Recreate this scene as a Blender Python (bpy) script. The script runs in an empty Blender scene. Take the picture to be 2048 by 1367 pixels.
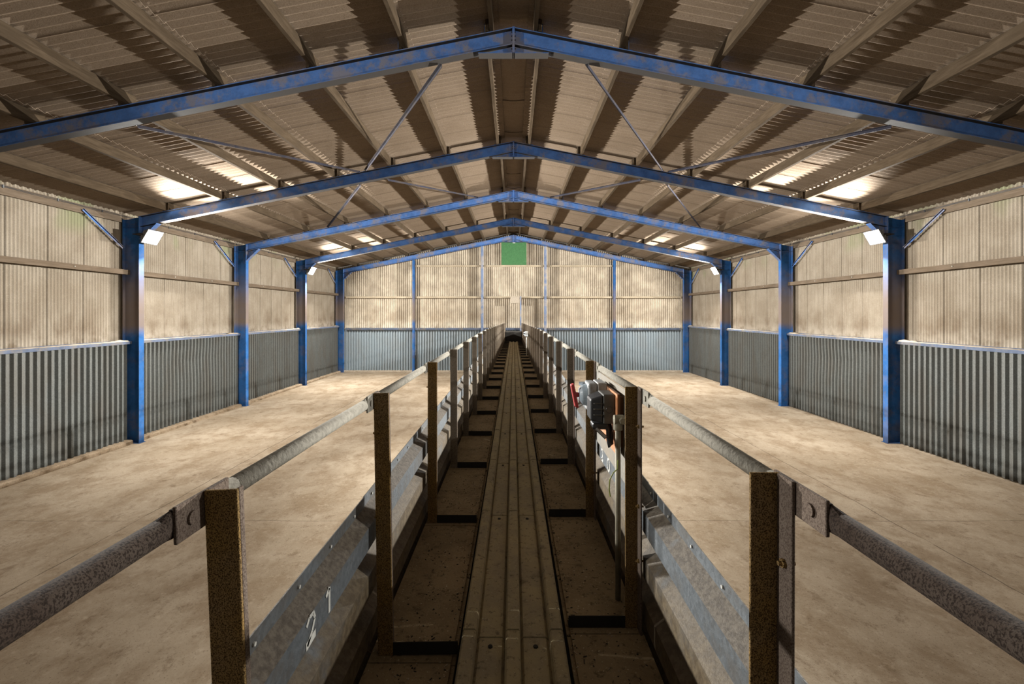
import bpy, math, random
from mathutils import Vector, Matrix
random.seed(7)
R = math.radians
C = bpy.context.scene.collection
SC = bpy.context.scene

# ------------------------------------------------------------------ camera, world, exposure
CAMZ = 4.24
cd = bpy.data.cameras.new('camera'); cam = bpy.data.objects.new('camera', cd); C.objects.link(cam)
cam.location = (0, 0, CAMZ); cam.rotation_euler = (R(90), 0, 0)
cd.sensor_width = 36; cd.sensor_fit = 'HORIZONTAL'; cd.lens = 930 / 2048 * 36
cd.shift_x = -3 / 2048; cd.shift_y = -57.5 / 2048; cd.clip_start = 0.02; cd.clip_end = 200
SC.camera = cam
W = bpy.data.worlds.new('world'); SC.world = W; W.use_nodes = True
bg = W.node_tree.nodes['Background']; bg.inputs[0].default_value = (0.92, 0.80, 0.66, 1); bg.inputs[1].default_value = 0.15
SC.view_settings.view_transform = 'Standard'; SC.view_settings.look = 'None'
SC.view_settings.gamma = 1; SC.view_settings.use_curve_mapping = False
SC.view_settings.exposure = 0.1
SPILL_WATTS = 1520
BEAM_WATTS = 30000
LAMP_COLOUR = (1.0, 0.975, 0.92)
LAMP_TILT = 30

# ------------------------------------------------------------------ measures (metres)
RIDGE = CAMZ + 5.6            # top of the steel at the ridge
SL = 0.2                      # roof slope
FR = [9.2, 15.25, 21.3, 27.35, 33.4]
FR0 = 3.15                    # frame level with the camera, outside the picture
CIN, COUT = 12.2, 12.74       # column inner / outer flange
Y0, YE = -2.9, 33.75          # rear end of what is built, gable sheet plane
WK = CAMZ - 1.52              # conveyor walkway level
SILL = CAMZ - 0.92
def dip(y): return -0.0142 * max(0.0, y - 10.0)
def rtop(x): return RIDGE - SL * abs(x)

# ------------------------------------------------------------------ mesh helpers
class MB:
    def __init__(s): s.v = []; s.f = []; s.m = []; s.cur = 0
    def add(s, vs, fs):
        o = len(s.v); s.v += [tuple(p) for p in vs]
        for f in fs: s.f.append([i + o for i in f]); s.m.append(s.cur)
        return s
    def hexa(s, p):           # p: 4 bottom, 4 top (same winding)
        return s.add(p, [(3,2,1,0),(4,5,6,7),(0,1,5,4),(1,2,6,5),(2,3,7,6),(3,0,4,7)])
    def box(s, x0, x1, y0, y1, z0, z1):
        x0,x1=min(x0,x1),max(x0,x1); y0,y1=min(y0,y1),max(y0,y1); z0,z1=min(z0,z1),max(z0,z1)
        return s.hexa([(x0,y0,z0),(x1,y0,z0),(x1,y1,z0),(x0,y1,z0),(x0,y0,z1),(x1,y0,z1),(x1,y1,z1),(x0,y1,z1)])
    def loft(s, A, B, cap=True):     # two rings of equal length
        n = len(A); fs = [(i,(i+1)%n,n+(i+1)%n,n+i) for i in range(n)]
        if cap: fs += [tuple(range(n-1,-1,-1)), tuple(range(n,2*n))]
        return s.add(list(A)+list(B), fs)
    def tube(s, a, b, r, n=16, r2=None, cap=True):
        a = Vector(a); b = Vector(b); d = (b-a).normalized(); r2 = r if r2 is None else r2
        u = d.orthogonal().normalized(); w = d.cross(u)
        ring = lambda c, q: [c + (u*math.cos(2*math.pi*i/n) + w*math.sin(2*math.pi*i/n))*q for i in range(n)]
        return s.loft(ring(a, r), ring(b, r2), cap)
    def path(s, pts, r, n=8):
        pts = [Vector(p) for p in pts]; rings = []
        u = (pts[1]-pts[0]).normalized().orthogonal().normalized()
        for i, p in enumerate(pts):
            d = (pts[min(i+1,len(pts)-1)] - pts[max(i-1,0)]).normalized()
            u = (u - d*u.dot(d)).normalized(); w = d.cross(u)
            rings.append([p + (u*math.cos(2*math.pi*k/n)+w*math.sin(2*math.pi*k/n))*r for k in range(n)])
        vs = [q for g in rings for q in g]; fs = []
        for i in range(len(pts)-1):
            for k in range(n):
                fs.append((i*n+k, i*n+(k+1)%n, (i+1)*n+(k+1)%n, (i+1)*n+k))
        fs += [tuple(range(n-1,-1,-1)), tuple(range((len(pts)-1)*n, len(pts)*n))]
        return s.add(vs, fs)
    def bar(s, a, b, w, h, up=(0,0,1)):   # rectangular bar from a to b
        a = Vector(a); b = Vector(b); d = (b-a).normalized(); side = d.cross(Vector(up)).normalized(); u = side.cross(d)
        ring = lambda c: [c+side*(w/2*i)+u*(h/2*j) for i,j in ((-1,-1),(1,-1),(1,1),(-1,1))]
        return s.loft(ring(a), ring(b))
    def grid(s, nu, nv, fn):
        vs = [fn(i, j) for i in range(nu) for j in range(nv)]
        return s.add(vs, [(i*nv+j, (i+1)*nv+j, (i+1)*nv+j+1, i*nv+j+1) for i in range(nu-1) for j in range(nv-1)])
    def build(s, name, mats, parent=None, smooth=False, loc=None):
        me = bpy.data.meshes.new(name); me.from_pydata(s.v, [], s.f)
        mats = mats if isinstance(mats, (list, tuple)) else [mats]
        for m in mats: me.materials.append(m)
        if len(mats) > 1: me.polygons.foreach_set('material_index', s.m)
        if smooth: me.polygons.foreach_set('use_smooth', [True]*len(me.polygons))
        me.update(); me.validate()
        o = bpy.data.objects.new(name, me); C.objects.link(o)
        if parent: o.parent = parent
        if loc: o.location = loc
        return o
def bevel(o, w, seg=2, ang=40):
    m = o.modifiers.new('bevel', 'BEVEL'); m.width = w; m.segments = seg; m.limit_method = 'ANGLE'; m.angle_limit = R(ang); return o
def solid(o, t, off=0):
    m = o.modifiers.new('thickness', 'SOLIDIFY'); m.thickness = t; m.offset = off
    e = o.modifiers.new('crisp rims', 'EDGE_SPLIT'); e.split_angle = R(42); return o
def tag(o, label, cat, group=None):
    o['label'] = label; o['category'] = cat
    if group: o['group'] = group
    return o
def struct(o, label=None):
    o['kind'] = 'structure'
    if label: o['label'] = label
    return o
def empty(name, loc, rz=0):
    o = bpy.data.objects.new(name, None); C.objects.link(o); o.location = loc; o.rotation_euler = (0,0,rz); o.empty_display_size = .2
    return o
def copy_tree(o, parent=None):
    c = o.copy(); C.objects.link(c)
    if parent: c.parent = parent
    for ch in list(o.children): copy_tree(ch, c)
    return c
ORD = ('first second third fourth fifth sixth seventh eighth ninth tenth eleventh twelfth thirteenth fourteenth fifteenth sixteenth '
       'seventeenth eighteenth nineteenth twentieth twenty-first twenty-second twenty-third twenty-fourth twenty-fifth twenty-sixth '
       'twenty-seventh twenty-eighth twenty-ninth thirtieth').split()

# ------------------------------------------------------------------ materials
class NT:
    def __init__(s, name):
        s.mat = bpy.data.materials.new(name); s.mat.use_nodes = True; s.t = s.mat.node_tree
        s.b = s.t.nodes['Principled BSDF']; s.pos = s.t.nodes.new('ShaderNodeNewGeometry').outputs['Position']
    def link(s, a, b): s.t.links.new(a, b)
    def put(s, sock, v):
        if hasattr(v, 'links') or isinstance(v, bpy.types.NodeSocket): s.link(v, sock)
        else: sock.default_value = v if not (isinstance(v, tuple) and len(v) == 3 and sock.type == 'RGBA') else (*v, 1)
    def vec(s, scale):
        n = s.t.nodes.new('ShaderNodeVectorMath'); n.operation = 'MULTIPLY'; s.link(s.pos, n.inputs[0]); n.inputs[1].default_value = scale; return n.outputs[0]
    def noise(s, scale, detail=4, rough=.6, lo=.35, hi=.65, stretch=None, dist=0.0):
        n = s.t.nodes.new('ShaderNodeTexNoise'); n.inputs['Scale'].default_value = scale; n.inputs['Detail'].default_value = detail
        n.inputs['Roughness'].default_value = rough; n.inputs['Distortion'].default_value = dist
        s.link(s.vec(stretch) if stretch else s.pos, n.inputs['Vector'])
        return s.range(n.outputs[0], lo, hi)
    def voro(s, scale, lo, hi, stretch=None):
        n = s.t.nodes.new('ShaderNodeTexVoronoi'); n.inputs['Scale'].default_value = scale
        s.link(s.vec(stretch) if stretch else s.pos, n.inputs['Vector']); return s.range(n.outputs['Distance'], lo, hi)
    def cells(s, scale, stretch=None):
        n = s.t.nodes.new('ShaderNodeTexVoronoi'); n.inputs['Scale'].default_value = scale
        s.link(s.vec(stretch) if stretch else s.pos, n.inputs['Vector'])
        q = s.t.nodes.new('ShaderNodeSeparateColor'); s.link(n.outputs['Color'], q.inputs[0]); return q.outputs[0]
    def range(s, v, lo, hi, a=0., b=1.):
        m = s.t.nodes.new('ShaderNodeMapRange'); m.interpolation_type = 'SMOOTHSTEP'; s.link(v, m.inputs[0])
        for k, q in zip((1,2,3,4), (lo,hi,a,b)): m.inputs[k].default_value = q
        return m.outputs[0]
    def math(s, op, a, b=0.):
        m = s.t.nodes.new('ShaderNodeMath'); m.operation = op; s.put(m.inputs[0], a); s.put(m.inputs[1], b); return m.outputs[0]
    def axis(s, k):
        q = s.t.nodes.new('ShaderNodeSeparateXYZ'); s.link(s.pos, q.inputs[0]); return q.outputs[k]
    def mix(s, f, a, b, mode='MIX'):
        m = s.t.nodes.new('ShaderNodeMix'); m.data_type = 'RGBA'; m.blend_type = mode
        s.put(m.inputs[0], f); s.put(m.inputs[6], a); s.put(m.inputs[7], b); return m.outputs[2]
    def out(s, col, rough=.8, metal=0., bump=None, strength=.3, dist=.01, spec=.3):
        s.put(s.b.inputs['Base Color'], col); s.put(s.b.inputs['Roughness'], rough); s.put(s.b.inputs['Metallic'], metal)
        s.b.inputs['Specular IOR Level'].default_value = spec
        if bump is not None:
            n = s.t.nodes.new('ShaderNodeBump'); n.inputs['Strength'].default_value = strength; n.inputs['Distance'].default_value = dist
            s.link(bump, n.inputs['Height']); s.link(n.outputs[0], s.b.inputs['Normal'])
        return s.mat

def m_cement(name, base, dark, light, stain=None, stain_z=None, green=None, green_z=None, streak=(3,3,.35), patch=1.0):
    n = NT(name)
    c = n.mix(n.math('MULTIPLY', n.noise(1.1, 5, .65, .3, .7), patch), base, dark)
    c = n.mix(n.math('MULTIPLY', n.noise(2.2, 4, .6, .42, .7, streak), .7*patch), c, dark)
    sp = n.noise(55, 3, .7, .52, .68); c = n.mix(n.math('MULTIPLY', sp, .42), c, light)
    c = n.mix(n.math('MULTIPLY', n.noise(38, 2, .6, .56, .66), .5), c, dark)
    if green:
        f = n.math('MULTIPLY', n.range(n.axis(2), green_z[0], green_z[1]), n.noise(.55, 3, .6, .5, .66, (1,1,.5)))
        c = n.mix(n.math('MULTIPLY', f, .75), c, green)
    if stain:
        f = n.math('MULTIPLY', n.range(n.axis(2), stain_z[1], stain_z[0]), n.noise(.9, 5, .7, .42, .62, (1,1.4,.5)))
        c = n.mix(n.math('MULTIPLY', f, .5), c, stain)
        f = n.math('MULTIPLY', n.range(n.axis(2), SILL+.55, SILL), n.noise(3, 4, .6, .3, .6)); c = n.mix(n.math('MULTIPLY', f, .55), c, light)
    return n.out(c, .92, 0, n.noise(60, 3, .7, .2, .8), .25, .004, .02)
M = {}
M['roof'] = m_cement('fibre cement roof sheet', (.170,.130,.095), (.105,.075,.048), (.28,.23,.18), streak=(.3,3,3), patch=.25)
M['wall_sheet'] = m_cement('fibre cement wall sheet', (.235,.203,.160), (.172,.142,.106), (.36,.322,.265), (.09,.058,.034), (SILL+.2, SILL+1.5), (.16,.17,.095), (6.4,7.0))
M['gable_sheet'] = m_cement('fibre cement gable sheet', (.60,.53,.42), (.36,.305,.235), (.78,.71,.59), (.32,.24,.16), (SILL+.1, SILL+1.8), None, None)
def m_galv(name, a, b, dust, dustf=.5, rough=.5, metal=.55):
    n = NT(name); c = n.mix(n.cells(55), a, b)
    c = n.mix(n.math('MULTIPLY', n.noise(1.5, 5, .65, .4, .65, (1,1,.4)), dustf), c, dust)
    c = n.mix(n.math('MULTIPLY', n.noise(9, 4, .7, .55, .72), dustf*.6), c, dust)
    return n.out(c, rough, metal, n.noise(25, 3, .6, .2, .8), .12, .003, .4)
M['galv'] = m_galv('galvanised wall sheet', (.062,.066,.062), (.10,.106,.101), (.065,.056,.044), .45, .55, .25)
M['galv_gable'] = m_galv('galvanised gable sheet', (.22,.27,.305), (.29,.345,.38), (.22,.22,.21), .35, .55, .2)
def m_trough():
    n = NT('dusty galvanised barrier sheet'); c = n.mix(n.cells(60), (.10,.113,.124), (.145,.162,.177))
    nz = n.t.nodes.new('ShaderNodeSeparateXYZ'); g = n.t.nodes.new('ShaderNodeNewGeometry'); n.link(g.outputs['True Normal'], nz.inputs[0])
    up = n.range(n.math('ABSOLUTE', nz.outputs[2]), .25, .5)
    c = n.mix(n.math('MULTIPLY', n.noise(3.5, 5, .7, .42, .6), .55), c, (.10,.086,.069))
    d = n.mix(n.noise(45, 4, .7, .35, .65), (.135,.115,.09), (.07,.057,.044))
    c = n.mix(n.math('MULTIPLY', up, n.noise(5, 4, .6, .25, .4)), c, d)
    c = n.mix(n.math('MULTIPLY', n.range(n.axis(2), CAMZ-1.05, CAMZ-1.20), n.noise(2.5, 5, .7, .2, .55)), c, n.mix(n.noise(30, 4, .7, .4, .6), (.15,.115,.07), (.095,.07,.042)))
    return n.out(c, .6, n.math('MULTIPLY', n.math('SUBTRACT', 1., up), .35), n.noise(60, 3, .7, .2, .8), .2, .004)
M['trough'] = m_trough()
M['backing'] = m_galv('dusty flat steel sheet', (.20,.19,.17), (.26,.25,.22), (.27,.23,.175), .8, .7, .1)
def m_blue(name, blue, dust, zdust=True, amt=.5, under=None):
    n = NT(name); c = n.mix(n.noise(2.5, 5, .7, .38, .66), blue, tuple(q*.72 for q in blue))
    c = n.mix(n.math('MULTIPLY', n.noise(1.6, 6, .75, .47, .62), amt), c, dust)
    c = n.mix(n.math('MULTIPLY', n.noise(50, 3, .7, .60, .66), .45), c, (.10,.07,.05))
    if zdust:
        z = n.axis(2); f = n.math('MULTIPLY', n.range(z, SILL+.1, SILL+.55), n.range(z, 6.6, 4.4))
        c = n.mix(n.math('MULTIPLY', f, .86), c, dust)
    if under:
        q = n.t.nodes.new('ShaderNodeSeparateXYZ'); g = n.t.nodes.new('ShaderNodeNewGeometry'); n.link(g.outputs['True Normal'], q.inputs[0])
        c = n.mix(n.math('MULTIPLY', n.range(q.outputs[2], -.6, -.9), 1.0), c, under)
    return n.out(c, .75, 0, n.noise(30, 3, .6, .2, .8), .1, .003, .05)
M['blue'] = m_blue('worn blue paint on steel', (.027,.108,.30), (.17,.125,.085), True, .3)
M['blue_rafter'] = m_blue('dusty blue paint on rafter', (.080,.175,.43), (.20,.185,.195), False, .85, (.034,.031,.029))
M['blue_rail'] = m_blue('dusty blue paint on rail', (.105,.13,.19), (.17,.15,.125), False, .7)
M['brace'] = m_blue('grey blue dusty brace', (.018,.018,.026), (.030,.024,.021), False, .8)
M['post_gable'] = m_blue('dusty blue grey gable post', (.17,.22,.34), (.36,.32,.27), False, .7)
def m_wood(name, a, b, stretch):
    n = NT(name); c = n.mix(n.noise(6, 5, .65, .3, .7, stretch), a, b)
    c = n.mix(n.math('MULTIPLY', n.noise(1.4, 4, .6, .45, .65), .55), c, tuple(q*.62 for q in a))
    return n.out(c, .95, 0, n.noise(12, 4, .7, .2, .8, stretch), .3, .004, .02)
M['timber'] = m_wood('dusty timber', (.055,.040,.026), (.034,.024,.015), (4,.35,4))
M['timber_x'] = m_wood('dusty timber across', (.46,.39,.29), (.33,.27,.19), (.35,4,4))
M['girt'] = m_wood('dusty sheeting rail', (.13,.10,.073), (.09,.067,.046), (4,.3,4))
def m_floor():
    n = NT('dusty concrete floor')
    c = n.mix(n.noise(.35, 6, .62, .36, .66), (.455,.375,.28), (.34,.27,.19))
    c = n.mix(n.math('MULTIPLY', n.noise(1.3, 6, .7, .42, .64, (1,.7,1), .2), .6), c, (.235,.165,.10))
    c = n.mix(n.math('MULTIPLY', n.noise(3.2, 7, .80, .52, .67, (1,.75,1), .3), .65), c, (.19,.135,.085))
    c = n.mix(n.math('MULTIPLY', n.noise(13, 6, .82, .57, .68, (1,.8,1), .2), .7), c, (.17,.12,.078))
    c = n.mix(n.math('MULTIPLY', n.noise(42, 3, .75, .60, .66), .8), c, (.13,.09,.06))
    c = n.mix(n.math('MULTIPLY', n.noise(9, 5, .7, .52, .74), .4), c, (.60,.50,.385))
    wob = n.math('MULTIPLY', n.math('SUBTRACT', n.noise(1.2, 3, .5, .2, .8), .5), .05)
    def line(v, w):
        return n.range(n.math('ABSOLUTE', v), w, w*.35)
    x = n.math('ADD', n.axis(0), wob); y = n.math('ADD', n.axis(1), wob)
    l1 = line(n.math('SUBTRACT', n.math('ABSOLUTE', x), 7.7), .016)
    ym = n.math('SUBTRACT', n.math('MODULO', n.math('ADD', y, 2.62), 6.05), 0.0)
    l2 = line(n.math('SUBTRACT', n.math('MODULO', n.math('ADD', y, 8.1), 6.05), 5.5), .013)
    l = n.math('MULTIPLY', n.math('MAXIMUM', l1, l2), n.noise(1.0, 4, .7, .32, .5))
    c = n.mix(n.math('MULTIPLY', l, .75), c, (.09,.065,.045))
    h = n.math('SUBTRACT', n.noise(14, 6, .75, .2, .8), n.math('MULTIPLY', l, 1.5))
    return n.out(c, .95, 0, h, .35, .008, .04)
M['floor'] = m_floor()
def m_rust(name, a, b, dust, scale=330):
    n = NT(name); c = n.mix(n.noise(6, 4, .6, .35, .65), a, dust)
    c = n.mix(n.noise(scale, 3, .65, .47, .58, (1,1,.75)), c, b)
    c = n.mix(n.math('MULTIPLY', n.noise(scale*.3, 4, .7, .55, .7), .6), c, tuple(q*.55 for q in b))
    return n.out(c, .9, 0, n.noise(scale, 3, .6, .3, .7), .35, .003, .05)
M['rust'] = m_rust('rust speckled angle steel', (.30,.19,.068), (.06,.038,.015), (.29,.20,.105), 420)
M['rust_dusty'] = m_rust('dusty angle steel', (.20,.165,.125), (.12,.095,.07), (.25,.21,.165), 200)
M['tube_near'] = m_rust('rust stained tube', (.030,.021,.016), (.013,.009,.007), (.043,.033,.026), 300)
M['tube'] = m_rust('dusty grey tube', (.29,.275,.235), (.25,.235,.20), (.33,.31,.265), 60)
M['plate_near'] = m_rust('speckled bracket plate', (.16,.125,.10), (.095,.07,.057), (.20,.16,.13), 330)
def m_dusty(name, a, b, c3, rough=.95):
    n = NT(name); c = n.mix(n.noise(3.5, 6, .7, .36, .64), a, b)
    c = n.mix(n.math('MULTIPLY', n.noise(30, 4, .75, .55, .66), .8), c, tuple(q*.45 for q in b))
    c = n.mix(n.math('MULTIPLY', n.noise(90, 2, .6, .66, .72), .9), c, c3)
    c = n.mix(n.math('MULTIPLY', n.noise(7, 5, .7, .58, .70), .7), c, tuple(q*.4 for q in a))
    return n.out(c, rough, 0, n.noise(40, 5, .75, .2, .8), .5, .006, .12)
M['lid'] = m_dusty('grain dust on steel lid', (.44,.37,.225), (.35,.30,.21), (.56,.49,.35))
M['board'] = m_dusty('grain dust on boards', (.35,.27,.165), (.25,.19,.115), (.68,.60,.44))
def plain(name, col, rough=.6, metal=0., spk=None, spec=.4):
    n = NT(name); c = n.mix(n.noise(20, 4, .6, .35, .7), col, tuple(q*.75 for q in col))
    if spk: c = n.mix(n.math('MULTIPLY', n.noise(8, 5, .7, .5, .68), .7), c, spk)
    return n.out(c, rough, metal, n.noise(70, 2, .5, .2, .8), .06, .002, spec)
DU = (.36,.30,.22)
M['dark'] = plain('near black steel', (.016,.014,.011), .8)  # also blackens the stand-in box for the opening at the conveyor end
M['black'] = plain('black plastic', (.03,.032,.036), .4, 0, None, .6)
M['grey_pl'] = plain('dark grey plastic', (.10,.098,.092), .5, 0, (.14,.12,.095))
M['pale_pl'] = plain('pale grey plastic', (.50,.53,.55), .45, 0, DU)
M['dial'] = plain('pale blue plastic', (.50,.60,.68), .4)
M['red'] = plain('red plastic', (.60,.085,.085), .45)
M['ply'] = plain('orange brown plywood', (.62,.27,.12), .75, 0, (.42,.30,.2))
M['ply_edge'] = plain('dark plywood edge', (.14,.065,.03), .85)
M['green'] = plain('green painted panel', (.042,.145,.05), .7, 0, (.06,.165,.06))
M['paint'] = plain('white brushed paint', (.62,.62,.58), .8)
M['conduit'] = plain('grimy conduit', (.25,.23,.17), .6, .3, (.16,.13,.09))
M['chrome'] = plain('bare steel', (.62,.63,.64), .3, .8)
M['wire'] = plain('green yellow wire', (.26,.30,.07), .5)
M['housing'] = plain('grey lamp housing', (.20,.20,.20), .5, .4)
M['white_dust'] = plain('pale dusty carton', (.40,.345,.275), .9)
M['kerb_pale'] = m_dusty('pale grain dust', (.50,.43,.34), (.40,.33,.25), (.56,.49,.40))
M['kerb'] = m_dusty('dusty kerb', (.34,.265,.185), (.23,.17,.11), (.45,.38,.28))
def m_glow():
    n = NT('lamp glass'); n.b.inputs['Emission Color'].default_value = (1, .97, .92, 1); n.b.inputs['Emission Strength'].default_value = 25
    return n.out((.9,.9,.9), .3)
M['glow'] = m_glow()

# ------------------------------------------------------------------ setting: floor, walls, roof
b = MB(); b.box(-13.6, 13.6, Y0, 34.3, -.25, 0); struct(b.build('floor', M['floor']), 'dusty beige concrete floor with cracks and dirt stains')

def corrug(y, pitch, amp): return amp * math.cos(2*math.pi*y/pitch)
def trapez(t):                 # 0..1 -> -1..1 trapezoid
    t = t % 1.0
    if t < .30: return 1.0
    if t < .48: return 1.0 - 2*(t-.30)/.18
    if t < .82: return -1.0
    return -1.0 + 2*(t-.82)/.18

def side_wall(name, s, label):
    P = .098; n = 8; ys = []; y = Y0
    while y < 34.0: ys.append(y); y += P/n
    SW = P*11
    def sheet(z0, z1, base, step):
        m = MB()
        def fn(i, j):
            y = ys[i]; fr = ((y + 40.0) % SW)/SW
            lap = .016*(fr if s < 0 else fr)
            x = base - .014 + .030*(1 - (1 - abs(math.sin(math.pi*y/P)))**1.5) + lap + (step if j == 0 else 0)
            return (s*x, y, (z0, z1)[j])
        m.grid(len(ys), 2, fn); return m
    up = sheet(CAMZ+1.25, CAMZ+3.35, 12.835, 0)
    o = up.build(name, M['wall_sheet'], None, True); struct(o, label); solid(o, .006)
    lo = sheet(SILL-.05, CAMZ+1.42, 12.855, 0)
    q = lo.build('lower_cement_sheeting', M['wall_sheet'], o, True); solid(q, .006)
    # ribbed steel sheeting, one run in each bay between the columns
    P2 = .19; edges = [Y0, 3.0] + [v for f in FR for v in (f,)]
    bays = [(Y0, 3.05), (3.25, 9.1)] + [(FR[i]+.1, FR[i+1]-.1) for i in range(4)]
    br = (0, .30, .48, .82)
    for a, e in bays:
        yy = []; k = math.floor(a/P2)
        while k*P2 < e:
            for t in br:
                v = (k+t)*P2
                if a <= v <= e: yy.append((v, trapez(t)))
            k += 1
        m = MB()
        nz = 9
        def fn(i, j):
            y, w = yy[i]; z = .02 + (SILL-.06-.02)*j/(nz-1)
            dent = 0.0
            if a > 15 and a < 16: # dented run in the bay past the lamp column
                dent = .035*math.exp(-((z-2.35)/.35)**2)*math.exp(-((y-18.4)/1.3)**2)
            return (s*(12.585 + .034*w + dent), y, z)
        m.grid(len(yy), nz, fn)
        q = m.build('ribbed_steel_sheeting', M['galv'], o); solid(q, .002)
        q['label'] = 'ribbed galvanised steel lower sheeting'
    return o
side_wall('wall_left', -1, 'left wall of corrugated cement sheets over ribbed galvanised steel sheets')
side_wall('wall_right', 1, 'right wall of corrugated cement sheets over ribbed galvanised steel sheets')

# gable wall
def gable():
    P = .14; n = 10; xs = []; x = -12.9
    while x <= 12.9: xs.append(x); x += P/n
    prev = None
    for (z0, z1, yy) in ((CAMZ+3.30, None, YE-.012), (CAMZ+1.05, CAMZ+3.45, YE), (SILL-.25, CAMZ+1.2, YE+.012)):
        m = MB()
        def fn(i, j):
            x = xs[i]; top = rtop(x)+.20
            fr = ((x+40) % (P*7))/(P*7)
            zt = top if z1 is None else min(top, z1); zb = min(z0, zt-.001)
            return (x, yy + .085*(1-abs(math.sin(math.pi*x/P)))**1.3 + .014*fr, (zb, zt)[j])
        m.grid(len(xs), 2, fn)
        if prev is None:
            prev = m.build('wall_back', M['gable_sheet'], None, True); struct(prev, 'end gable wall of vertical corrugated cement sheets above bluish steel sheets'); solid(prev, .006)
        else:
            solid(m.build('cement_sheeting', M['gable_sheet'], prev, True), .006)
    P2 = .19
    segs = [(-12.5,-7.25),(-7.1,-2.32),(-2.18,2.22),(2.36,7.18),(7.33,12.5)]
    for a, e in segs:
        pts = []; k = math.floor(a/P2)
        while k*P2 < e:
            for t in (0,.15,.30,.39,.48,.65,.82,.91):
                v = (k+t)*P2
                if a <= v <= e: pts.append((v, trapez(t)))
            k += 1
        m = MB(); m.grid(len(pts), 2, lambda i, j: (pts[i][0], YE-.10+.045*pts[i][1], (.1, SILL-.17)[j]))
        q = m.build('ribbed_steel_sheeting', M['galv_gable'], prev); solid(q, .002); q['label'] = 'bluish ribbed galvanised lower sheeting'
    m = MB(); m.box(-12.5, 12.5, 33.46, 33.72, 0, .12); bevel(struct(m.build('trim_3', M['kerb_pale']), 'low dusty ledge at the foot of the gable wall'), .015)
gable()

# left kerb (between columns) and dust ledge
m = MB()
for a, e in [(Y0, 3.03), (3.27, 9.08)] + [(FR[i]+.12, FR[i+1]-.12) for i in range(4)]:
    ny = int((e-a)/.25)+2
    prof = [(-12.70,0),(-12.70,.13),(-12.42,.12),(-12.37,.09),(-12.36,0)]
    rows = []
    for i in range(ny):
        y = a+(e-a)*i/(ny-1); j = random.uniform(-.012,.012)
        rows.append([(px + (j if px > -12.5 else 0), y, max(0,pz + (random.uniform(-.012,.01) if pz > 0 else 0))) for px, pz in prof])
    npf = len(prof); vs = [p for r in rows for p in r]; fs = []
    for i in range(ny-1):
        for k in range(npf):
            k2 = (k+1) % npf; fs.append((i*npf+k, (i+1)*npf+k, (i+1)*npf+k2, i*npf+k2))
    fs += [tuple(range(npf-1,-1,-1)), tuple((ny-1)*npf+k for k in range(npf))]
    m.add(vs, fs)
struct(m.build('trim_1', M['kerb']), 'low dusty concrete kerb along the foot of the left wall')

# roof sheets
PUR = [.475, 2.17, 3.98, 5.81, 7.64, 9.47, 11.3]
LAPS = [.30, 2.17, 5.81, 9.47, 13.25]
def roofwave(y, P=.19, h=.048):     # unequal corrugation: long shallow flank, short steep flank, rounded
    def raw(t):
        t %= 1.0
        return h*(.5 - t/.80) if t < .80 else h*(-.5 + (t-.80)/.20)
    t = y/P
    return sum(raw(t + d) for d in (-.06, -.03, 0, .03, .06))/5
def roof():
    P = .19; k0 = math.floor(Y0/P)
    ys = [(k0+k+t)*P for k in range(int((34.1-Y0)/P)) for t in (0, .04, .08, .14, .42, .68, .74, .78, .82, .86, .90, .95)]
    root = None
    for s in (-1, 1):
        for k in range(4):
            xa = LAPS[k] - (.13 if k else 0); xb = LAPS[k+1] + .03
            xs = [xa + (xb-xa)*j/3 for j in range(4)]
            def fn(i, j):
                y = ys[i]; x = xs[j]; t = j/3
                fr = ((y+20) % 1.14)/1.14
                return (s*x, y, rtop(x) + .243 + .017 + .004 + .022*t + roofwave(y) + .008*fr)
            m = MB(); m.grid(len(ys), 4, fn)
            if root is None:
                root = m.build('ceiling', M['roof'], None, True); struct(root, 'pitched roof of corrugated fibre cement sheets, seen from below'); solid(root, .007)
            else:
                solid(m.build('roof_sheeting', M['roof'], root, True), .007)
    # curved ridge pieces
    y = Y0
    k = 0
    while y < 33.9:
        L = 1.12; m = MB(); lift = .020*(k % 2)
        nx, ny = 17, 30
        def fn(i, j):
            x = -.62 + 1.24*i/(nx-1); yy = y + (L+.06)*j/(ny-1)
            r = abs(x); base = rtop(x)
            crown = -.085*math.exp(-(r/.20)**2)
            return (x, yy, base + .313 + crown + lift + .010*math.cos(2*math.pi*yy/.15)*(.3+.7*r/.62))
        m.grid(nx, ny, fn)
        o = m.build('ridge_cap', M['roof'], root, True); solid(o, .008)
        y += L; k += 1
roof()

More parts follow.
